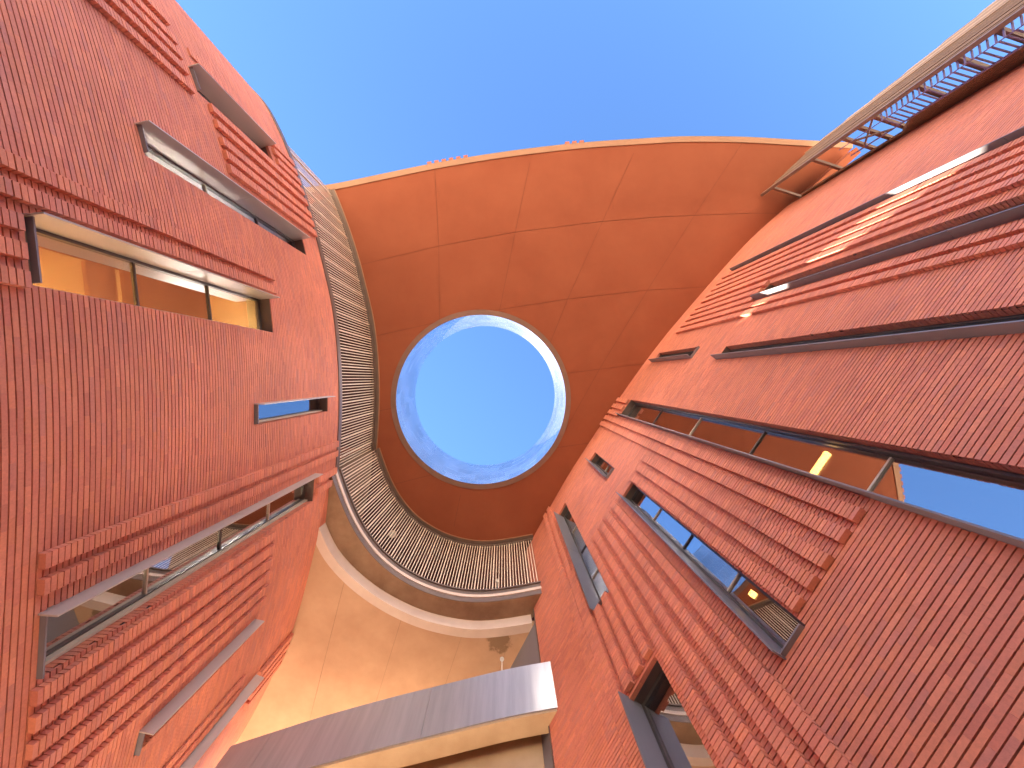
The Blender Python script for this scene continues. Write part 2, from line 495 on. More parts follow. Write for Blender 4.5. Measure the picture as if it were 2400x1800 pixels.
# right wall
for p in ((1704, 649.5), (1692.6, 664), (1681, 678), (1669, 692), (1656, 706), (1645.6, 721), (1634, 734.5), (1621, 749), (1609, 763), (1597.6, 777)):
    addr('R', srib(CR, *p), 3.4, 16.7)
for p in ((1449, 938), (1439, 952), (1430, 966), (1420, 979), (1411, 993)): addr('R', srib(CR, *p), 5.0, 17.97)
for p in ((1512, 1075), (1498.6, 1097), (1485, 1119.6)): addr('R', srib(CR, *p), 5.0, 11.9)
s0 = srib(CR, 1442.6, 1186)
for k in range(9): addr('R', s0 + 0.35 * k, 2.6, 11.9)
for p in ((1287, 1192), (1279, 1207)): addr('R', srib(CR, *p), 2.6, 17.97)

# ------------------------------------------------------------------ brick walls
COURSE, BLEN = 0.075, 0.33
TINTS = np.array([(0.68, 0.236, 0.150), (0.70, 0.240, 0.140), (0.645, 0.215, 0.142), (0.61, 0.220, 0.158), (0.665, 0.226, 0.148), (0.72, 0.256, 0.156), (0.62, 0.200, 0.134)])
TW = np.array([0.24, 0.2, 0.16, 0.08, 0.18, 0.08, 0.06])

def cut(iv, holes):
    out = [iv]
    for a, b in holes:
        nx = []
        for x, y in out:
            if b <= x or a >= y: nx.append((x, y)); continue
            if a > x: nx.append((x, a))
            if b < y: nx.append((b, y))
        out = nx
    return out

def bricks_mesh(name, C, rec, mat):
    """rec: rows (s, h, half length, half height, back depth, front depth, tint index, shade)"""
    rec = np.array(rec)
    p, t = C.at(rec[:, 0])
    n = C.nrm(t)
    N = len(rec)
    cz = Z(0) + rec[:, 1]
    verts = np.zeros((N, 8, 3))
    k = 0
    for st in (-1, 1):
        for dn in (4, 5):
            for sz in (-1, 1):
                xy = p + t * (st * rec[:, 2])[:, None] + n * rec[:, dn][:, None]
                verts[:, k, 0:2] = xy
                verts[:, k, 2] = cz + sz * rec[:, 3]
                k += 1
    quads = np.array([(0, 1, 3, 2), (4, 6, 7, 5), (2, 3, 7, 6), (0, 2, 6, 4), (1, 5, 7, 3)])
    faces = (np.arange(N)[:, None, None] * 8 + quads[None]).reshape(-1, 4)
    me = bpy.data.meshes.new(name)
    me.vertices.add(N * 8)
    me.vertices.foreach_set('co', verts.reshape(-1))
    me.loops.add(faces.size)
    me.loops.foreach_set('vertex_index', faces.reshape(-1).astype(np.int32))
    me.polygons.add(len(faces))
    me.polygons.foreach_set('loop_start', np.arange(0, faces.size, 4, dtype=np.int32))
    at = me.attributes.new('brick_tint', 'FLOAT_COLOR', 'POINT')
    c = np.ones((N, 8, 4))
    c[:, :, :3] = (TINTS[rec[:, 6].astype(int)] * rec[:, 7:8])[:, None, :]
    at.data.foreach_set('color', c.reshape(-1))
    me.polygons.foreach_set('use_smooth', np.zeros(len(faces), dtype=bool))
    me.materials.append(mat)
    me.update(calc_edges=True)
    me.validate()
    return me

def unit_brick():
    b = MB(); b.box((0, 0, 0), (0.5, 0, 0), (0, 0.5, 0), (0, 0, 0.5))
    me = b.mesh('brick', M_BRICK1)
    return me
UNIT = unit_brick()

def to_px(x, y, z):
    v = _q @ Vector((x, y, z - EYE))
    return 1200 + FPX * v.x / v.z, 900 + FPX * v.y / v.z

def brick_wall(C, root, wins, riblist, s0, s1, h0, top, key):
    rec = []
    wl = [(w.a, w.b, w.h0, w.h1) for w in wins]
    rb = [(s - RIB_W / 2, s + RIB_W / 2, a, b) for (s, a, b, d) in riblist]
    nk = int((top - h0) / COURSE)
    for k in range(nk):
        h = top - COURSE * (k + 0.5)
        holes = sorted((a, b) for (a, b, lo, hi) in wl if lo < h < hi)
        offs = (0.5 * BLEN if k % 2 else 0.0) + random.uniform(-0.07, 0.07)
        for x, y in cut((s0, s1), holes):
            i = math.floor((x - offs) / BLEN)
            while True:
                a = max(x, offs + i * BLEN); b = min(y, offs + (i + 1) * BLEN)
                if a >= y - 1e-6: break
                if b - a > 0.02:
                    rec.append(((a + b) / 2, h, (b - a) / 2 - 0.0007, 0.0296 + random.uniform(-0.001, 0.001), -0.09,
                                random.gauss(0, 0.0009), RNG.choice(len(TINTS), p=TW), random.uniform(0.94, 1.06)))
                i += 1
    rec = np.array(rec)
    # the 300 that show largest and whole become single bricks
    p, t = C.at(rec[:, 0])
    sc = []
    for i in range(len(rec)):
        x, y = p[i]; h = rec[i, 1]
        px, py = to_px(x, y, Z(h))
        if not (8 < px < 2392 and 8 < py < 1792) or rec[i, 2] < 0.13: sc.append(0); continue
        s = rec[i, 0]
        if any(a - 0.16 < s < b + 0.16 and lo - 0.05 < h < hi + 0.05 for (a, b, lo, hi) in rb): sc.append(0); continue
        u = Vector((x, y, h)); u.normalize()
        nn = C.nrm(t[i])
        sc.append(abs(u.x * nn[0] + u.y * nn[1]) / (x * x + y * y + h * h))
    order = np.argsort(-np.array(sc))
    single = set(int(i) for i in order[:300] if sc[i] > 0)
    rest = [rec[i] for i in range(len(rec)) if i not in single]
    o = link('brick_field', bricks_mesh('brick_field', C, rest, M_BRICK), root)
    o['kind'] = 'stuff'
    for i in sorted(single):
        s, h, hl, hh, bk, fr, ti, shd = rec[i]
        (x, y), (tx, ty) = C.at(s)
        nx, ny = C.nrm(np.array((tx, ty)))
        b = bpy.data.objects.new('brick', UNIT)
        COL.objects.link(b)
        b.parent = root
        cx, cy = x + nx * (bk + fr) / 2, y + ny * (bk + fr) / 2
        b.location = (cx, cy, Z(h))
        b.rotation_euler = (0, 0, math.atan2(ty, tx))
        b.scale = (2 * hl, fr - bk, 2 * hh)
        c = TINTS[int(ti)] * shd
        b.color = (c[0], c[1], c[2], 1)
    # ribs, each rib a part made of its own projecting headers
    for (s, a, b, d) in riblist:
        rr = []
        k0 = math.ceil((top - b) / COURSE); k1 = int((top - a) / COURSE)
        runs = [[]]
        for k in range(k0, k1):
            h = top - COURSE * (k + 0.5)
            if any(lo - 0.03 < h < hi + 0.03 and wa - 0.11 < s < wb + 0.11 for (wa, wb, lo, hi) in wl):
                runs.append([]); continue
            runs[-1].append((s + random.uniform(-0.003, 0.003), h, RIB_W / 2, 0.0304, 0.008, d + random.gauss(0, 0.002),
                       RNG.choice(len(TINTS), p=TW), random.uniform(0.92, 1.1)))
        for rr in runs:
            if rr: link('brick_rib', bricks_mesh('brick_rib', C, rr, M_BRICK), root)
    # mortar body behind, with the openings left out
    mb = MB()
    cuts = sorted(set([s0, s1] + [c for w in wl for c in w[:2]] + list(np.arange(s0, s1, 0.3))))
    base = 0.02 - EYE
    for a, b in zip(cuts[:-1], cuts[1:]):
        if b - a < 1e-4: continue
        m = (a + b) / 2
        (pa, ta), (pb, tb) = C.at(a), C.at(b)
        qa, qb = pa - C.nrm(ta) * 0.045, pb - C.nrm(tb) * 0.045
        for lo, hi in cut((base, top), [(w[2], w[3]) for w in wl if w[0] < m < w[1]]):
            mb.quad((*qa, Z(lo)), (*qb, Z(lo)), (*qb, Z(hi)), (*qa, Z(hi)))
    mb.build('wall', M_MORTAR, root)
    # plain lower wall face out of the photo's view
    mb = MB()
    pl = C.off(-0.002, s0, s1, 0.3)
    pl2 = C.off(-0.013, s0, s1, 0.3)
    mb.sweep(pl, pl2, 0.03, Z(h0) - 0.01)
    me = mb.mesh('wall_base', M_BRICK)
    at = me.attributes.new('brick_tint', 'FLOAT_COLOR', 'POINT')
    at.data.foreach_set('color', [0.45, 0.14, 0.09, 1.0] * len(me.vertices))
    link('wall_base', me, root)

REVEAL, FINP = 0.34, 0.25
def make_window(w, root):
    C = w.C
    right = C is CR
    fin_p = FINP if not right else 0.22
    def pt(s, d, h):
        p, t = C.at(s)
        q = p + C.nrm(t) * d
        return Vector((q[0], q[1], Z(h)))
    a, b, h0, h1 = w.a, w.b, w.h0, w.h1
    sm = (a + b) / 2
    _, t = C.at(sm)
    T = Vector((t[0], t[1], 0)); n = C.nrm(t); Nn = Vector((n[0], n[1], 0)); U = Vector((0, 0, 1))
    O = pt(sm, 0, (h0 + h1) / 2)
    hw, hh = w.w / 2, (h1 - h0) / 2
    # frame round the glass (the part itself)
    f = MB()
    fw = 0.035
    for sx in (-1, 1):
        f.box(O + T * sx * (hw - fw - 0.002) - Nn * (REVEAL - 0.03), T * fw, Nn * 0.04, U * (hh - 0.004))
    for sz in (-1, 1):
        f.box(O + U * sz * (hh - fw - 0.004) - Nn * (REVEAL - 0.031), T * (hw - 2 * fw - 0.004), Nn * 0.039, U * fw)
    win = f.build('window', M_FRAME, root)
    win['label'] = w.o.get('label', 'slot window')
    # brick jambs, head and sill of the opening
    rr = []
    k = 0
    top = H_WL if not right else H_ROOF
    kk0, kk1 = math.ceil((top - h1) / COURSE), int((top - h0) / COURSE)
    for sx in (-1, 1):
        j = MB()
        for k in range(kk0, kk1):
            h = top - COURSE * (k + 0.5)
            c = pt(sm, 0, h) + T * sx * (hw + 0.05) - Nn * (0.095 + (REVEAL - 0.09) / 2)
            j.box(c, T * (0.05 + random.uniform(-0.002, 0.002)), Nn * ((REVEAL - 0.09) / 2 + 0.03), U * 0.0318)
        me = j.mesh('jamb', M_BRICK)
        at = me.attributes.new('brick_tint', 'FLOAT_COLOR', 'POINT')
        cols = []
        for i in range(len(me.vertices) // 8):
            c = TINTS[random.randrange(len(TINTS))]
            cols += [c[0], c[1], c[2], 1.0] * 8
        at.data.foreach_set('color', cols)
        link('jamb', me, win)
    for sx in (-1, 1):
        jb = MB()
        jb.box(O + T * sx * (hw + 0.09) - Nn * (REVEAL / 2 + 0.05), T * 0.075, Nn * (REVEAL / 2 + 0.02), U * (hh + 0.02))
        jb.build('reveal', M_BRONZE, win)
    for sz in (-1, 1):
        jb = MB()
        jb.box(O + U * sz * (hh + 0.03) - Nn * (REVEAL / 2 + 0.02), T * (hw + 0.012), Nn * (REVEAL / 2), U * 0.03)
        jb.build('reveal', M_BRONZE, win)
    # sill strip along the jamb away from the fin, inside the reveal
    sd = 1 if not right else -1
    sb = MB()
    sb.box(O + T * sd * (hw - 0.03) - Nn * (REVEAL - 0.12), T * 0.022, Nn * 0.05, U * (hh - 0.01))
    sb.build('sill', M_SILL if not right else M_FRAME, win)
    # side fin in lengths with open joints
    fs = -sd
    nseg = max(1, round((h1 - h0) / 3.1))
    seg = (h1 - h0 + 0.06) / nseg
    for q in range(nseg):
        z0 = h0 - 0.03 + q * seg
        fb = MB()
        c = pt(sm, 0, z0 + seg / 2)
        fb.box(c + T * fs * (hw - 0.012) + Nn * ((fin_p - REVEAL + 0.08) / 2), T * 0.012, Nn * ((fin_p + REVEAL - 0.08) / 2), U * (seg / 2 - 0.006))
        fb.build('fin', M_FIN if right else M_FINL, win)
    # end plate at the foot and head of the opening
    eb = MB()
    eb.box(O - U * (hh - 0.012) + Nn * (-REVEAL / 2 + 0.06), T * (hw - 0.03), Nn * (REVEAL / 2 + 0.02), U * 0.011)
    eb.build('end_plate', M_FIN, win)
    # panes and transoms
    npn = w.o.get('n') or max(1, round((h1 - h0) / 1.9))
    ph = (2 * hh - 4 * fw) / npn
    for q in range(npn):
        z = h0 + 2 * fw + (q + 0.5) * ph
        pb = MB()
        c = pt(sm, 0, z) - Nn * (REVEAL - 0.02)
        pb.box(c, T * (hw - 2 * fw), Nn * 0.006, U * (ph / 2 - (0.018 if npn > 1 else 0)))
        o = pb.build('pane', M_GLASS, win)
        if q:
            tb = MB()
            c = pt(sm, 0, z - ph / 2) - Nn * (REVEAL - 0.03)
            tb.box(c, T * (hw - 2 * fw - 0.001), Nn * 0.028, U * 0.016)
            tb.build('transom', M_FRAME if w.o.get('room') or q % 2 == 0 else M_SILL, win)
    # room behind the glass
    rb = MB()
    dp = 2.4
    c0 = O - Nn * (REVEAL + 0.05)
    ex, ez = T * (hw + 0.9), U * (hh + 0.05)
    ex0 = T * (hw + 0.001)
    x0, x1 = c0 - ex, c0 + ex
    A, B = c0 - ex - ez, c0 + ex - ez
    Cc, Dd = c0 + ex + ez, c0 - ex + ez
    bk = -Nn * dp
    for q in ((A, B, B + bk, A + bk), (B, Cc, Cc + bk, B + bk), (Cc, Dd, Dd + bk, Cc + bk), (Dd, A, A + bk, Dd + bk), (A + bk, B + bk, Cc + bk, Dd + bk)):
        rb.quad(*q)
    for sx in (-1, 1):
        y0, y1 = c0 + ex0 * sx, c0 + ex * sx
        rb.quad(y0 - ez, y1 - ez, y1 + ez, y0 + ez)
    rb.build('room', M_INTW if w.o.get('room') else M_INT, win)
    if w.o.get('room'):
        for q in range(3):
            lb = MB()
            z = h0 + 0.6 + q * (h1 - h0 - 1.2) / 2
            lb.box(pt(sm, 0, z) - Nn * (REVEAL + 0.5) + T * (hw + 0.55), T * 0.06, Nn * 0.12, U * 0.5)
            lb.build('lamp', M_ROOM, win)
        pb = MB()
        pb.box(pt(sm, 0, h0 + (h1 - h0) * 0.66) - Nn * (REVEAL + 0.75), T * (hw + 0.35), Nn * 0.04, U * (h1 - h0) * 0.2)
        pb.build('partition', M_INT, win)
        pb = MB()
        pb.box(pt(sm, 0, h0 + (h1 - h0) * 0.42) - Nn * (REVEAL + 0.95), T * (hw + 0.1), Nn * 0.04, U * (h1 - h0) * 0.05)
        pb.build('partition', M_STEEL, win)
    elif w.o.get('lamp'):
        lb = MB()
        hz = {'r4': 0.32, 'r5': 0.27, 'r6': 0.88}[w.name]
        z = h0 + (h1 - h0) * hz
        lb.box(pt(sm, 0, z) - Nn * (REVEAL + 0.45), T * (hw * (0.95 if w.name == 'r4' else 0.2)), Nn * 0.045, U * 0.035)
        lb.build('lamp', M_LAMP, win)
    return win

left = thing('brick_building', 'convex red brick building with slot windows below the curved slat screen', 'building', (-6, 0, 0))
left.location = (0, 0, 0)
right = thing('brick_building', 'tall red brick building whose ribbed wall rises straight to the orange ceiling', 'building')
sL0, sL1 = 3.0, CL.L - 0.2
brick_wall(CL, left, WL, ribs['L'], sL0, sL1, 2.6, H_WL, 'L')
brick_wall(CR, right, WR, ribs['R'], 0.0, CR.L, 2.5, H_ROOF, 'R')
for w in WL: make_window(w, left)
for w in WR: make_window(w, right)
# coping, terrace floor and end walls
sk = float(CL.s[np.argmin(np.hypot(CL.p[:, 0] + 6.03, CL.p[:, 1] - 3.34))])
cp = MB(); cp.sweep(CL.off(0.035, sL0, sk, 0.3), CL.off(-0.5, sL0, sk, 0.3), Z(H_WL), Z(H_TERR)); cp.build('coping', M_BRONZE, left)
fl = MB(); fl.sweep(CL.off(-0.5, sL0, sL1, 0.3), CL.off(-4.6, sL0, sL1, 0.3), Z(H_TERR) - 0.25, Z(H_TERR) - 0.02); fl.build('terrace_floor', M_CONC2, left)
tb = MB(); tb.sweep(CL.off(-0.02, sk, sL1, 0.3), CL.off(-0.5, sk, sL1, 0.3), Z(H_WL), Z(H_TERR) + 3.8); tb.build('upper_wall', M_INT, left)
# arris trims and the return of the right wall
for (s, nm) in ((0.0, 0), (CR.L, 1)):
    p, t = CR.at(s); n = CR.nrm(t)
    m = MB()
    e = -1 if nm == 0 else 1
    c = Vector((p[0] + t[0] * e * 0.02, p[1] + t[1] * e * 0.02, (Z(H_ROOF)) / 2))
    m.box(c - Vector((n[0], n[1], 0)) * 0.2, Vector((t[0], t[1], 0)) * 0.012, Vector((n[0], n[1], 0)) * 0.215, (0, 0, Z(H_ROOF) / 2 - 0.04))
    m.build('edge_trim', M_BRONZE, right)

# ------------------------------------------------------------------ roof with the round opening
roof = thing('roof_canopy', 'orange stucco ceiling of the roof with a large round sky opening', 'roof')
OC, ORAD = Vector((-1.04, 1.04)), 3.97
front = [(-11.5, -8.1), (-9.3, -8.45), (-7.77, -8.66), (-5.5, -9.15), (-3.25, -9.64), (-1.0, -10.05), (1.31, -10.4), (3.8, -10.7), (6.26, -10.9), (8.4, -11.04), (11.2, -11.06), (14.0, -10.95), (16.5, -10.86)]
front = [(p.x, p.y) for p in catmull(front, 0.4)]
rw = [tuple(p) for p in CR.off(-0.35, 0.0, CR.L, 0.5)]
outline = front + [(16.9, -11.2)] * 0 + rw + [(0.6, 11.2), (-10.8, 11.2)]

fan_px = [
    [(1081.5, 1149), (1061, 1248)],
    [(1019.4, 403), (1028.5, 576.7), (1030, 754), (1024, 1000)],
    [(1245.5, 365), (1207.5, 544), (1171, 727), (1120, 960)],
    [(1493, 341.6), (1412, 519), (1330.5, 701), (1289, 804.5), (1200, 1010)],
    [(1741, 333), (1629, 503), (1517, 681), (1408, 860), (1329, 1001), (1230, 1180)],
]
arc_px = [
    [(700, 655), (855, 618), (1028.5, 576.7), (1207.5, 544), (1412, 519), (1550, 508), (1750, 500), (1900, 499)],
    [(760, 815), (887, 786), (1030, 754), (1140.6, 730), (1330.5, 701), (1517, 680), (1659, 672)],
    [(800, 982), (893, 962), (1100, 920), (1325, 875), (1506, 853)],
    [(800, 1165), (924, 1135), (994, 1117), (1180, 1075), (1311, 1048), (1400, 1036)],
]
fans = [sorted([tuple(plan(x, y, H_ROOF))[::-1] for x, y in l]) for l in fan_px]      # (y, x)
arcs = [sorted([tuple(plan(x, y, H_ROOF)) for x, y in l]) for l in arc_px]            # (x, y)
def fx(i, y):
    l = fans[i]; return np.interp(y, [q[0] for q in l], [q[1] for q in l])
def ay(i, x):
    l = arcs[i]; return np.interp(x, [q[0] for q in l], [q[1] for q in l])

V2, E2 = [], []
def add_loop(pts, closed=True):
    k = len(V2)
    for p in pts: V2.append(Vector((float(p[0]), float(p[1]))))
    m = len(pts)
    for i in range(m - (0 if closed else 1)): E2.append((k + i, k + (i + 1) % m))
add_loop(outline)
NC = 96
RT = ORAD + 0.24
circ = [(OC.x + ORAD * math.cos(2 * math.pi * i / NC), OC.y + ORAD * math.sin(2 * math.pi * i / NC)) for i in range(NC)]
circ2 = [(OC.x + RT * math.cos(2 * math.pi * i / NC), OC.y + RT * math.sin(2 * math.pi * i / NC)) for i in range(NC)]
add_loop(circ); add_loop(circ2)
SW = 0.010
fan_rng = [(5.0, 9.0), (-13, 3.0), (-13, 3.0), (-13, 3.0), (-13, 4.0)]
for i in range(len(fans)):
    ys = np.arange(fan_rng[i][0], fan_rng[i][1], 0.5)
    for d in (-SW, SW): add_loop([(fx(i, y) + d, y) for y in ys], False)
for i in range(len(arcs)):
    xs = np.arange(-12, 17, 0.5)
    for d in (-SW, SW): add_loop([(x, ay(i, x) + d) for x in xs], False)
vo, eo, fo, *_ = delaunay_2d_cdt(V2, E2, [], 0, 1e-5)

def inside(p, poly):
    c = False
    j = len(poly) - 1
    for i in range(len(poly)):
        xi, yi = poly[i]; xj, yj = poly[j]
        if (yi > p[1]) != (yj > p[1]) and p[0] < (xj - xi) * (p[1] - yi) / (yj - yi) + xi: c = not c
        j = i
    return c
cells, ring_t, all_t = {}, [], []
for f in fo:
    c = (vo[f[0]] + vo[f[1]] + vo[f[2]]) / 3
    if not inside(c, outline): continue
    r = (c - OC).length
    if r < ORAD - 0.004: continue
    all_t.append(f)
    if r < RT - 0.004: ring_t.append(f); continue
    seam = False; ki = 0; kj = 0
    for i in range(len(fans)):
        if fan_rng[i][0] < c.y < fan_rng[i][1] - 0.5:
            x = fx(i, c.y)
            if abs(c.x - x) < SW: seam = True
            if c.x > x: ki += 1 << i
    for i in range(len(arcs)):
        y = ay(i, c.x)
        if abs(c.y - y) < SW: seam = True
        if c.y > y: kj += 1
    if seam: continue
    cells.setdefault((ki, kj), []).append(f)
def tri_mesh(name, tris, z, mat, flip=False):
    idx = {}; vv = []; ff = []
    for f in tris:
        q = []
        for i in f:
            if i not in idx: idx[i] = len(vv); vv.append((vo[i].x, vo[i].y, z))
            q.append(idx[i])
        ff.append(tuple(q[::-1]))
    me = bpy.data.meshes.new(name); me.from_pydata(vv, [], ff); me.materials.append(mat); me.update()
    return me
for k in sorted(cells):
    link('soffit_panel', tri_mesh('soffit_panel', cells[k], Z(H_ROOF) + random.uniform(-0.002, 0.002), M_STUCCO), roof)
link('soffit_joint', tri_mesh('soffit_joint', all_t, Z(H_ROOF) + 0.012, M_STUCCO_GAP), roof)
link('opening_trim', tri_mesh('opening_trim', ring_t, Z(H_ROOF) - 0.02, M_TRIM), roof)
link('roof_deck', tri_mesh('roof_deck', all_t, Z(H_TOP), M_ROOF), roof)
# upstand of the roof round its outline
ub = MB()
for i in range(len(outline)):
    a, b = outline[i], outline[(i + 1) % len(outline)]
    ub.quad((*a, Z(H_ROOF) + 0.03), (*b, Z(H_ROOF) + 0.03), (*b, Z(H_TOP)), (*a, Z(H_TOP)))
ub.build('roof_side', M_STUCCO_GAP, roof)
# front edge trim
fo_in = np.array(front)
d = np.gradient(fo_in, axis=0); d /= np.linalg.norm(d, axis=1)[:, None]
fn = np.stack([d[:, 1], -d[:, 0]], -1)
sel = slice(0, len(front))
eb = MB(); eb.sweep(fo_in[sel] + fn[sel] * 0.24, fo_in[sel] - fn[sel] * 0.01, Z(H_ROOF) - 0.03, Z(H_ROOF) + 0.5); eb.build('edge_trim', M_EDGE, roof)
eb = MB(); eb.sweep(fo_in[sel] + fn[sel] * 0.252, fo_in[sel] + fn[sel] * 0.2405, Z(H_ROOF) - 0.03, Z(H_ROOF) + 0.5); eb.build('drip_edge', M_BRONZE, roof)
# few brick headers of the outer face that peep past the edge
def front_at(px):
    best = min(range(len(front)), key=lambda i: abs(to_px(front[i][0], front[i][1], Z(H_ROOF))[0] - px))
    a, b = front[max(0, best - 1)], front[min(len(front) - 1, best + 1)]
    xa, xb = to_px(*a, Z(H_ROOF))[0], to_px(*b, Z(H_ROOF))[0]
    f = (px - xa) / (xb - xa)
    return Vector(a) + (Vector(b) - Vector(a)) * f, (Vector(b) - Vector(a)).normalized()
for px in (1009, 1026, 1043, 1060, 1077, 1094, 1332, 1349, 1366):
    p, t = front_at(px)
    n = Vector((t.y, -t.x))
    m = MB(); c = p + n * 0.33
    m.box((c.x, c.y, Z(H_ROOF) + 0.4), (t.x * 0.1, t.y * 0.1, 0), (n.x * 0.075, n.y * 0.075, 0), (0, 0, 0.35))
    me = m.mesh('parapet_brick', M_BRICK)
    at = me.attributes.new('brick_tint', 'FLOAT_COLOR', 'POINT'); at.data.foreach_set('color', [0.42, 0.13, 0.09, 1.0] * len(me.vertices))
    link('parapet_brick', me, roof)
# lining of the opening: five rings of metal shingles
lb = MB()
for i in range(NC):
    j = (i + 1) % NC
    a, b = circ[i], circ[j]
    k = 1.012
    A = (OC.x + (a[0] - OC.x) * k, OC.y + (a[1] - OC.y) * k); B = (OC.x + (b[0] - OC.x) * k, OC.y + (b[1] - OC.y) * k)
    lb.quad((*A, Z(H_ROOF) + 0.005), (*B, Z(H_ROOF) + 0.005), (*B, Z(H_TOP) + 0.05), (*A, Z(H_TOP) + 0.05))
lb.build('opening_lining', M_FASCIA, roof)
NR = 5
th = (H_TOP - H_ROOF) / NR
for r in range(NR):
    nt_ = 32
    off = random.random()
    for i in range(nt_):
        a = 2 * math.pi * (i + off) / nt_
        key = 'shingle'
        me = bpy.data.meshes.get(key)
        if me is None:
            m = MB()
            ln = 2 * math.pi * ORAD / nt_
            seg = 5
            for q in range(seg):
                b0 = (q / seg - 0.5) * 2 * math.pi / nt_ * 0.999; b1 = ((q + 1) / seg - 0.5) * 2 * math.pi / nt_ * 0.999
                m.quad((ORAD * math.cos(b0) - ORAD, ORAD * math.sin(b0), -th / 2 + 0.0015), (ORAD * math.cos(b1) - ORAD, ORAD * math.sin(b1), -th / 2 + 0.0015),
                       (ORAD * math.cos(b1) - ORAD, ORAD * math.sin(b1), th / 2 - 0.0015), (ORAD * math.cos(b0) - ORAD, ORAD * math.sin(b0), th / 2 - 0.0015))
            me = m.mesh(key, M_TILE, True)
        o = link('shingle', me, roof)
        o.location = (OC.x + ORAD * math.cos(a), OC.y + ORAD * math.sin(a), Z(H_ROOF) + th * (r + 0.5) + 0.02)
        o.rotation_euler = (0, math.radians(random.gauss(0, 0.15)), a + math.radians(random.gauss(0, 0.15)))
cb = MB()
cb.sweep([(OC.x + (ORAD + 0.03) * math.cos(2 * math.pi * i / 96), OC.y + (ORAD + 0.03) * math.sin(2 * math.pi * i / 96)) for i in range(97)],
         [(OC.x + (ORAD + 0.25) * math.cos(2 * math.pi * i / 96), OC.y + (ORAD + 0.25) * math.sin(2 * math.pi * i / 96)) for i in range(97)], Z(H_TOP) + 0.02, Z(H_TOP) + 0.1)
cb.build('opening_coping', M_FIN, roof)

# ------------------------------------------------------------------ slat screen on the terrace
screen = thing('slat_screen', 'curved screen of pale vertical slats between terrace and orange ceiling', 'screen')
s_start = CL.s_of((plan(675, 332, H_TERR).x, plan(675, 332, H_TERR).y))
def slat_run(C, s0, s1, inset):
    n = int((s1 - s0) / 0.113)
    for i in range(n + 1):
        s = s0 + (s1 - s0) * i / n
        p, t = C.at(s); nn = C.nrm(t)
        q = p - nn * inset
        post = i % 6 == 3
        key = 'post' if post else 'slat'
        me = bpy.data.meshes.get('screen_' + key)
        if me is None:
            m = MB()
            hz = (H_ROOF - H_TERR) / 2 - 0.03
            if post: m.box((0, 0, 0), (0.022, 0, 0), (0, 0.03, 0), (0, 0, hz))
            else: m.box((0, 0, 0), (0.0155, 0, 0), (0, 0.010, 0), (0, 0, hz))
            me = m.mesh('screen_' + key, M_SLAT)
        o = link(key, me, screen)
        o.location = (q[0], q[1], Z((H_ROOF + H_TERR) / 2))
        o.rotation_euler = (0, 0, math.atan2(t[1], t[0]))
slat_run(CL, s_start, sk - 0.03, 0.11)
slat_run(CC, 0.06, CC.L - 0.03, 0.0)
for (C, a, b, ins, nm) in ((CL, s_start, sk, 0.11, 'left'), (CC, 0.0, CC.L, 0.0, 'bridge')):
    m = MB(); m.sweep(C.off(-ins + 0.06, a, b, 0.2), C.off(-ins - 0.06, a, b, 0.2), Z(H_ROOF) - 0.11, Z(H_ROOF) - 0.022); m.build('top_rail', M_BRONZE, screen)
    m = MB(); m.sweep(C.off(-ins + 0.05, a, b, 0.2), C.off(-ins - 0.05, a, b, 0.2), Z(H_TERR) + 0.004, Z(H_TERR) + 0.07); m.build('bottom_rail', M_BRONZE, screen)
    m = MB(); m.sweep(C.off(-ins + 0.25, a, b, 0.2), C.off(-ins + 0.21, a, b, 0.2), Z(H_ROOF) - 0.03, Z(H_ROOF) - 0.004); m.build('ceiling_bead', M_EDGE, screen)
    m = MB(); m.sweep(C.off(-ins + 0.208, a, b, 0.2), C.off(-ins + 0.062, a, b, 0.2), Z(H_ROOF) - 0.016, Z(H_ROOF) - 0.0045); m.build('ceiling_slot', M_BRONZE, screen)

# terrace behind the screen: shade put into the ceiling colour, back wall closing the rear
M_MAROON = ramp_mat('terrace_shade_tone', (0.06, 0.02, 0.016), (0.085, 0.028, 0.021), 0.8, rough=0.85, spec=0.2)
s_t0 = CL.s_of((-7.6, -8.2))
m = MB(); m.sweep(CL.off(-0.18, s_t0, sk, 0.3), CL.off(-3.6, s_t0, sk, 0.3), Z(H_ROOF) - 0.009, Z(H_ROOF) - 0.006); m.build('terrace_shade_sheet', M_MAROON, roof)
m = MB(); m.sweep(CC.off(-0.07, 0, CC.L, 0.3), CC.off(-3.2, 0, CC.L, 0.3), Z(H_ROOF) - 0.014, Z(H_ROOF) - 0.011); m.build('terrace_shade_sheet', M_MAROON, roof)
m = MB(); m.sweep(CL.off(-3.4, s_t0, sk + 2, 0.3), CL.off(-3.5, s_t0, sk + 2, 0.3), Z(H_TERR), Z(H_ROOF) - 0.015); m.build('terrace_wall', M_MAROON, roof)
m = MB(); m.sweep(CC.off(-2.9, 0, CC.L, 0.3), CC.off(-3.0, 0, CC.L, 0.3), Z(H_TERR) - 0.6, Z(H_ROOF) - 0.016); m.build('terrace_wall', M_MAROON, roof)

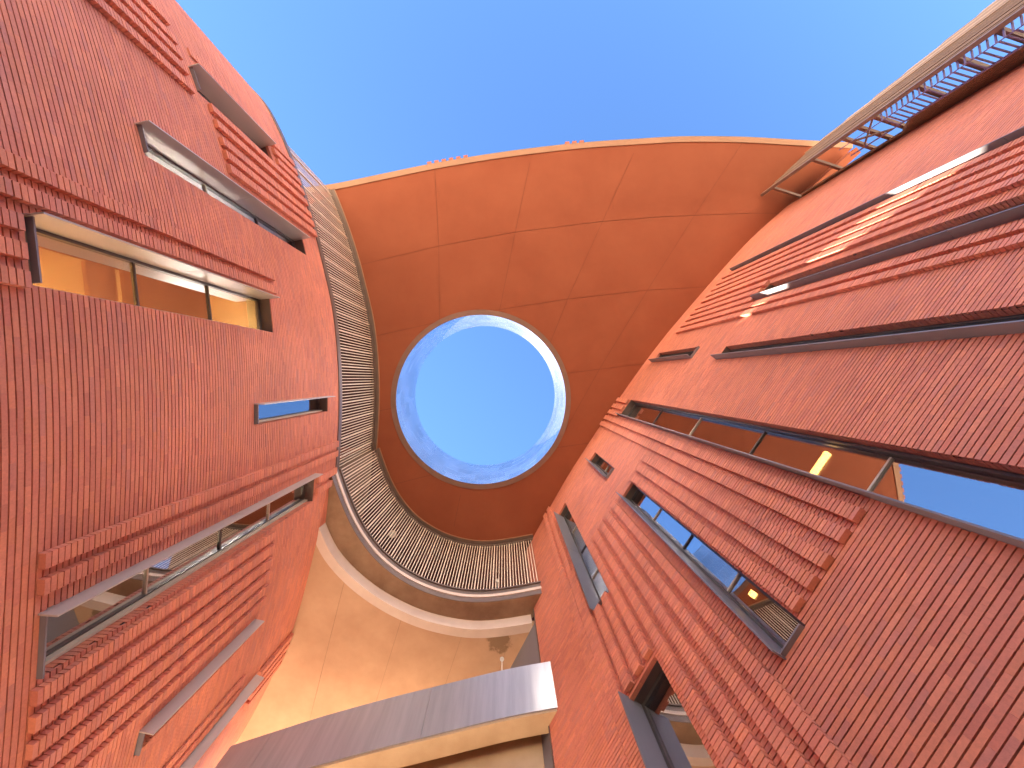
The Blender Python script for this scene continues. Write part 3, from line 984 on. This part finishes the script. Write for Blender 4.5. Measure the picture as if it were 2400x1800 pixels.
# ------------------------------------------------------------------ upper bridge
bridge = thing('concrete_bridge', 'tan concrete bridge with curved edge carrying the slat screen', 'bridge')
H_B1, H_B2 = 13.44, 12.96
m = MB(); m.sweep(CC.off(0.0, 0.0, CC.L), CC.off(-0.6, 0.0, CC.L), Z(13.86), Z(H_TERR)); m.build('edge_band', M_BRONZE, bridge)
m = MB(); m.sweep(CC.off(0.03, 0.0, CC.L), CC.off(-0.6, 0.0, CC.L), Z(13.70), Z(13.858)); m.build('edge_rail', M_PALE, bridge)
m = MB(); m.sweep(CC.off(0.0, 0.0, CC.L), CC.off(-0.6, 0.0, CC.L), Z(H_B1) + 0.004, Z(13.698)); m.build('edge_band', M_BRONZE, bridge)
def fill_between(A, B, z, name, mat, parent):
    """horizontal sheet between two plan lines of any sampling"""
    n = 60
    def rs(P):
        P = np.array(P); d = np.concatenate([[0], np.cumsum(np.hypot(*np.diff(P, axis=0).T))]); u = np.linspace(0, d[-1], n)
        return np.stack([np.interp(u, d, P[:, 0]), np.interp(u, d, P[:, 1])], -1)
    a, b = rs(A), rs(B)
    q = MB()
    q.sweep(a, b, z, z + 0.12)
    return q.build(name, mat, parent)
cc0 = CC.off(-0.02, 0, CC.L)
cpl = [(-6.35, 4.7)] + [tuple(p) for p in CP.off(-0.15, 0, CP.L)] + [(1.3, 8.3)]
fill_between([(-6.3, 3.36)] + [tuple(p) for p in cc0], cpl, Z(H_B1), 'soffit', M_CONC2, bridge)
cp0 = CP.off(0.0, 0, CP.L); cp1 = CP.off(-0.3, 0, CP.L)
m = MB(); m.sweep(cp0, cp1, Z(H_B2), Z(H_B1) - 0.003); m.build('beam_face', M_PALE, bridge)
# lower ceiling in slabs with joints
ends = [(-9.6, 14.5), (1.8, 14.5)]
xj = [-9.5, -5.3, -3.4, -1.35, 0.35, 2.4]
def cpy(x):
    P = CP.p; return float(np.interp(x, P[:, 0], P[:, 1]))
for a, b in zip(xj[:-1], xj[1:]):
    # slabs lean a little, as the joints do in the photo
    q = MB()
    top = [(x, (cpy(x) if x > -6.2 else 5.05 + (-6.2 - x) * 0.2) + 0.05) for x in np.linspace(a + 0.005, b - 0.005, 14)]
    bot = [(x - 2.0, 14.5) for x in np.linspace(a + 0.005, b - 0.005, 14)]
    q.sweep(np.array(top), np.array(bot), Z(H_B2) + random.uniform(0.001, 0.006), Z(H_B2) + 0.2)
    q.build('soffit_slab', M_CONC, bridge)
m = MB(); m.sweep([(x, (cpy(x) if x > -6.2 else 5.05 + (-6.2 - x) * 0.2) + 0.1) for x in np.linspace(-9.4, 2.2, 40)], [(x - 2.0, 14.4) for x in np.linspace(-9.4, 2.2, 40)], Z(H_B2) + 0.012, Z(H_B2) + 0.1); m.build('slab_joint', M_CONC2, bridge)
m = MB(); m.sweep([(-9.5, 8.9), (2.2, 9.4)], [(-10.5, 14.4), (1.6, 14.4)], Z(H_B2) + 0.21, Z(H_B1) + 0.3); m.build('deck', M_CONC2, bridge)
# bronze wall panels past the corner of the right building
e = Vector((1.07, 8.15)); dr = Vector((-0.47, 0.88)).normalized(); nrm = Vector((-dr.y, dr.x)) * 1.0
m = MB()
c = e + dr * 1.7 + Vector((dr.y, -dr.x)) * 0.12
m.box((c.x, c.y, Z(H_B2) / 2), (dr.x * 1.65, dr.y * 1.65, 0), (dr.y * 0.03, -dr.x * 0.03, 0), (0, 0, Z(H_B2) / 2 - 0.02)); m.build('metal_panel', M_FIN, right)
m = MB()
c = e + dr * 5.2 + Vector((dr.y, -dr.x)) * 0.16
m.box((c.x, c.y, Z(H_B2) / 2), (dr.x * 1.8, dr.y * 1.8, 0), (dr.y * 0.03, -dr.x * 0.03, 0), (0, 0, Z(H_B2) / 2 - 0.02)); m.build('metal_panel', M_BRONZE, right)

# ------------------------------------------------------------------ lower bridge with the metal fascia
low = thing('walkway_bridge', 'lower walkway bridge with grey brushed metal fascia above pale concrete', 'bridge')
FT, FB = 10.37, 8.9
fpx = [(541, 1748), (671, 1706), (743.6, 1682.6), (800, 1666.5), (926.6, 1632), (1017, 1610), (1125.5, 1583), (1194, 1567), (1293.7, 1549)]
CF = Curve([tuple(plan(x, y, FT)) for x, y in fpx], +1, 2)
seams = [0.0] + [CF.s_of(tuple(plan(x, y, FT))) for x, y in ((640, 1716), (1012, 1611.5))] + [CF.L]
for a, b in zip(seams[:-1], seams[1:]):
    m = MB(); m.sweep(CF.off(0.0, a + 0.006, b - 0.006, 0.3), CF.off(-0.04, a + 0.006, b - 0.006, 0.3), Z(FB), Z(FT)); m.build('fascia_panel', M_FASCIA, low)
m = MB(); m.sweep(CF.off(-0.05, 0, CF.L), CF.off(-0.09, 0, CF.L), Z(FB) + 0.03, Z(FT) - 0.05); m.build('fascia_backing', M_BRONZE, low)
m = MB(); m.sweep(CF.off(-0.03, 0, CF.L), CF.off(-0.52, 0, CF.L), Z(8.84), Z(9.45)); m.build('slab_nose', M_CONCL, low)
m = MB(); m.sweep(CF.off(-0.52, 0, CF.L), CF.off(-0.8, 0, CF.L), Z(9.3), Z(9.5)); m.build('slab_recess', M_CONC2, low)
m = MB(); m.sweep(CF.off(-0.8, 0, CF.L), CF.off(-1.5, 0, CF.L), Z(8.36), Z(9.5)); m.build('beam', M_CONCL, low)
m = MB(); m.sweep(CF.off(-1.5, 0, CF.L), CF.off(-4.2, 0, CF.L), Z(8.37), Z(9.0)); m.build('slab', M_CONCL, low)

# ------------------------------------------------------------------ disc signs on poles
def disc_pole(px, py_disc, py_base, dist, label, red=False, rad=0.062):
    d = ray(px, py_disc)
    k = dist / math.hypot(d.x, d.y)
    top = Vector((d.x * k, d.y * k, Z(d.z * k)))
    d2 = ray(px, py_base); k2 = dist / math.hypot(d2.x, d2.y)
    zb = Z(d2.z * k2)
    t = thing('disc_sign', label, 'sign', (top.x, top.y, zb), 'white disc signs on thin poles')
    m = MB(); m.tube((0, 0, -0.9), (0, 0, top.z - zb), 0.012); m.build('pole', M_WHITE, t)
    f = Vector((-top.x, -top.y, -(top.z - EYE))).normalized()
    c = Vector((0, 0, top.z - zb))
    m = MB(); m.tube(c - f * 0.008, c + f * 0.012, rad, 20); m.build('disc', M_WHITE, t)
    m = MB(); m.tube(c + f * 0.0125, c + f * 0.017, rad * 0.35, 14); m.build('disc_centre', M_PALE, t)
    if red:
        m = MB(); m.box((0.03, 0, -0.12), (0.035, 0, 0), (0, 0.03, 0), (0, 0, 0.12)); m.build('red_box', M_RED, t)
    return t
disc_pole(1176.5, 1545, 1573, 8.35, 'small white disc on thin pole above the grey metal fascia')
disc_pole(1165.5, 1360, 1385, 8.05, 'small white disc on thin pole behind the slats of the upper bridge', True, 0.058)
# round ceiling lamps behind the slats
for (x, y, lab) in ((920, 1252, 'round ceiling lamp behind the slats over the middle of the bridge curve'), (842, 1070, 'round ceiling lamp behind the slats beside the corner of the screen')):
    p = plan(x, y, H_ROOF - 0.06)
    t = thing('ceiling_lamp', lab, 'lamp', (p.x, p.y, Z(H_ROOF)), 'round ceiling lamps on the terrace')
    m = MB(); m.tube((0, 0, -0.09), (0, 0, -0.002), 0.17, 24); m.build('housing', M_SLAT, t)
    m = MB(); m.tube((0, 0, -0.1), (0, 0, -0.091), 0.14, 24); m.build('diffuser', M_WHITE, t)

# ------------------------------------------------------------------ louver screen by the end of the right building
lou = thing('louver_screen', 'tall brown louver screen on steel struts beside the right building end', 'screen')
A0 = plan(1784, 458, H_ROOF); A1 = plan(1873, 374, H_ROOF)
ld = (A1 - A0).normalized()
A1 = A0 + ld * 5.35
ln = Vector((-ld.y, ld.x))
if ln.dot(Vector((-1, -0.8))) < 0: ln = -ln
zt, zb = Z(H_ROOF) - 0.05, 0.02
def vbar(p, w, d, mat, name, z0=zb, z1=zt):
    m = MB(); m.box((p.x, p.y, (z0 + z1) / 2), (ld.x * w / 2, ld.y * w / 2, 0), (ln.x * d / 2, ln.y * d / 2, 0), (0, 0, (z1 - z0) / 2)); return m.build(name, mat, lou)
vbar(A0, 0.12, 0.12, M_STEEL, 'edge_post')
vbar(A0 + ld * 0.14 + ln * 0.03, 0.03, 0.06, M_LOUVL, 'bead')
nsl = 13
for i in range(nsl):
    p = A0 + ld * (0.26 + 2.45 * i / (nsl - 1)) + ln * random.uniform(-0.008, 0.008)
    vbar(p, 0.10, 0.035, M_LOUV, 'louver_slat')
vbar(A0 + ld * 1.5 - ln * 0.09, 2.5, 0.02, M_MORTAR, 'louver_backing')
vbar(A0 + ld * 2.85 + ln * 0.03, 0.05, 0.06, M_LOUVL, 'bead')
# stepped boards at the outer side, each shorter than the one before
tops = [17.9, 17.55, 16.6, 15.6, 14.6, 13.6, 12.7]
for i, h in enumerate(tops):
    p = A0 + ld * (3.07 + 0.36 * i)
    vbar(p, 0.345, 0.05, M_LOUV if i % 2 else M_LOUVL, 'louver_board', zb, Z(h))
# struts to the building
p_ar, t_ar = CR.at(0.0)
par = Vector((p_ar[0], p_ar[1])) + Vector((-t_ar[0], -t_ar[1])) * 0.12
hs = [17.25, 15.0, 13.65, 13.05, 12.5, 11.2, 10.2, 9.35, 8.6, 7.9, 7.2, 6.5]
for h in hs:
    m = MB(); m.beam((A0.x, A0.y, Z(h)), (par.x, par.y, Z(h) + 0.02), 0.09, 0.13); m.build('strut', M_STEEL, lou)
# folded lattice of short bars that stripes the sky
K0 = A0 + Vector((0.06, 0.05)); K1 = K0 + Vector((0.04, 0.23)); K2 = K1 + Vector((0.45, 0.2))
h = 12.3
while h > 4.5:
    m = MB(); m.beam((K0.x, K0.y, Z(h)), (K1.x, K1.y, Z(h)), 0.03, 0.035); m.build('lattice_bar', M_BAR, lou)
    m = MB(); m.beam((K1.x, K1.y, Z(h - 0.05)), (K2.x, K2.y, Z(h - 0.12)), 0.03, 0.035); m.build('lattice_bar', M_BAR, lou)
    h -= 0.16
for P, w in ((K1, 0.012), (K2, 0.02)):
    m = MB(); m.box((P.x, P.y, (0.02 + Z(13.9)) / 2), (ld.x * w, ld.y * w, 0), (ln.x * w, ln.y * w, 0), (0, 0, Z(13.9) / 2 - 0.01)); m.build('lattice_post', M_BAR, lou)
m = MB(); m.beam((A0.x, A0.y, Z(12.5)), (K2.x, K2.y, Z(13.4)), 0.05, 0.05); m.build('brace', M_STEEL, lou)
m = MB(); m.beam((K2.x, K2.y, Z(12.4)), (K1.x, K1.y, Z(13.4)), 0.05, 0.05); m.build('brace', M_STEEL, lou)
# louvred bay behind the screen and the lintel over it
dt = -Vector((t_ar[0], t_ar[1])); nr = CR.nrm(np.array(t_ar)); nr = Vector((nr[0], nr[1]))
E0 = Vector((p_ar[0], p_ar[1])) + dt * 0.05
m = MB(); m.sweep([tuple(E0 + nr * 0.02), tuple(E0 + dt * 3.5 + nr * 0.02)], [tuple(E0 - nr * 0.3), tuple(E0 + dt * 3.5 - nr * 0.3)], Z(17.3), Z(H_ROOF) - 0.01); m.build('lintel', M_STUCCO, right)
K3 = Vector((p_ar[0], p_ar[1])) + dt * 0.1
kd = (K3 - K2); kl = kd.length; kd.normalize(); kn = Vector((-kd.y, kd.x))
for i in range(9):
    p = K2 + kd * (0.03 + (kl - 0.06) * i / 8)
    m = MB(); zh = Z(12.9 if i < 6 else 17.2) - 0.12 * (8 - i)
    m.box((p.x, p.y, zh / 2), (kd.x * 0.03, kd.y * 0.03, 0), (kn.x * 0.035, kn.y * 0.035, 0), (0, 0, zh / 2 - 0.02)); m.build('bay_slat', M_LOUV, right)

SC.render.resolution_x = 1024
SC.render.resolution_y = 768
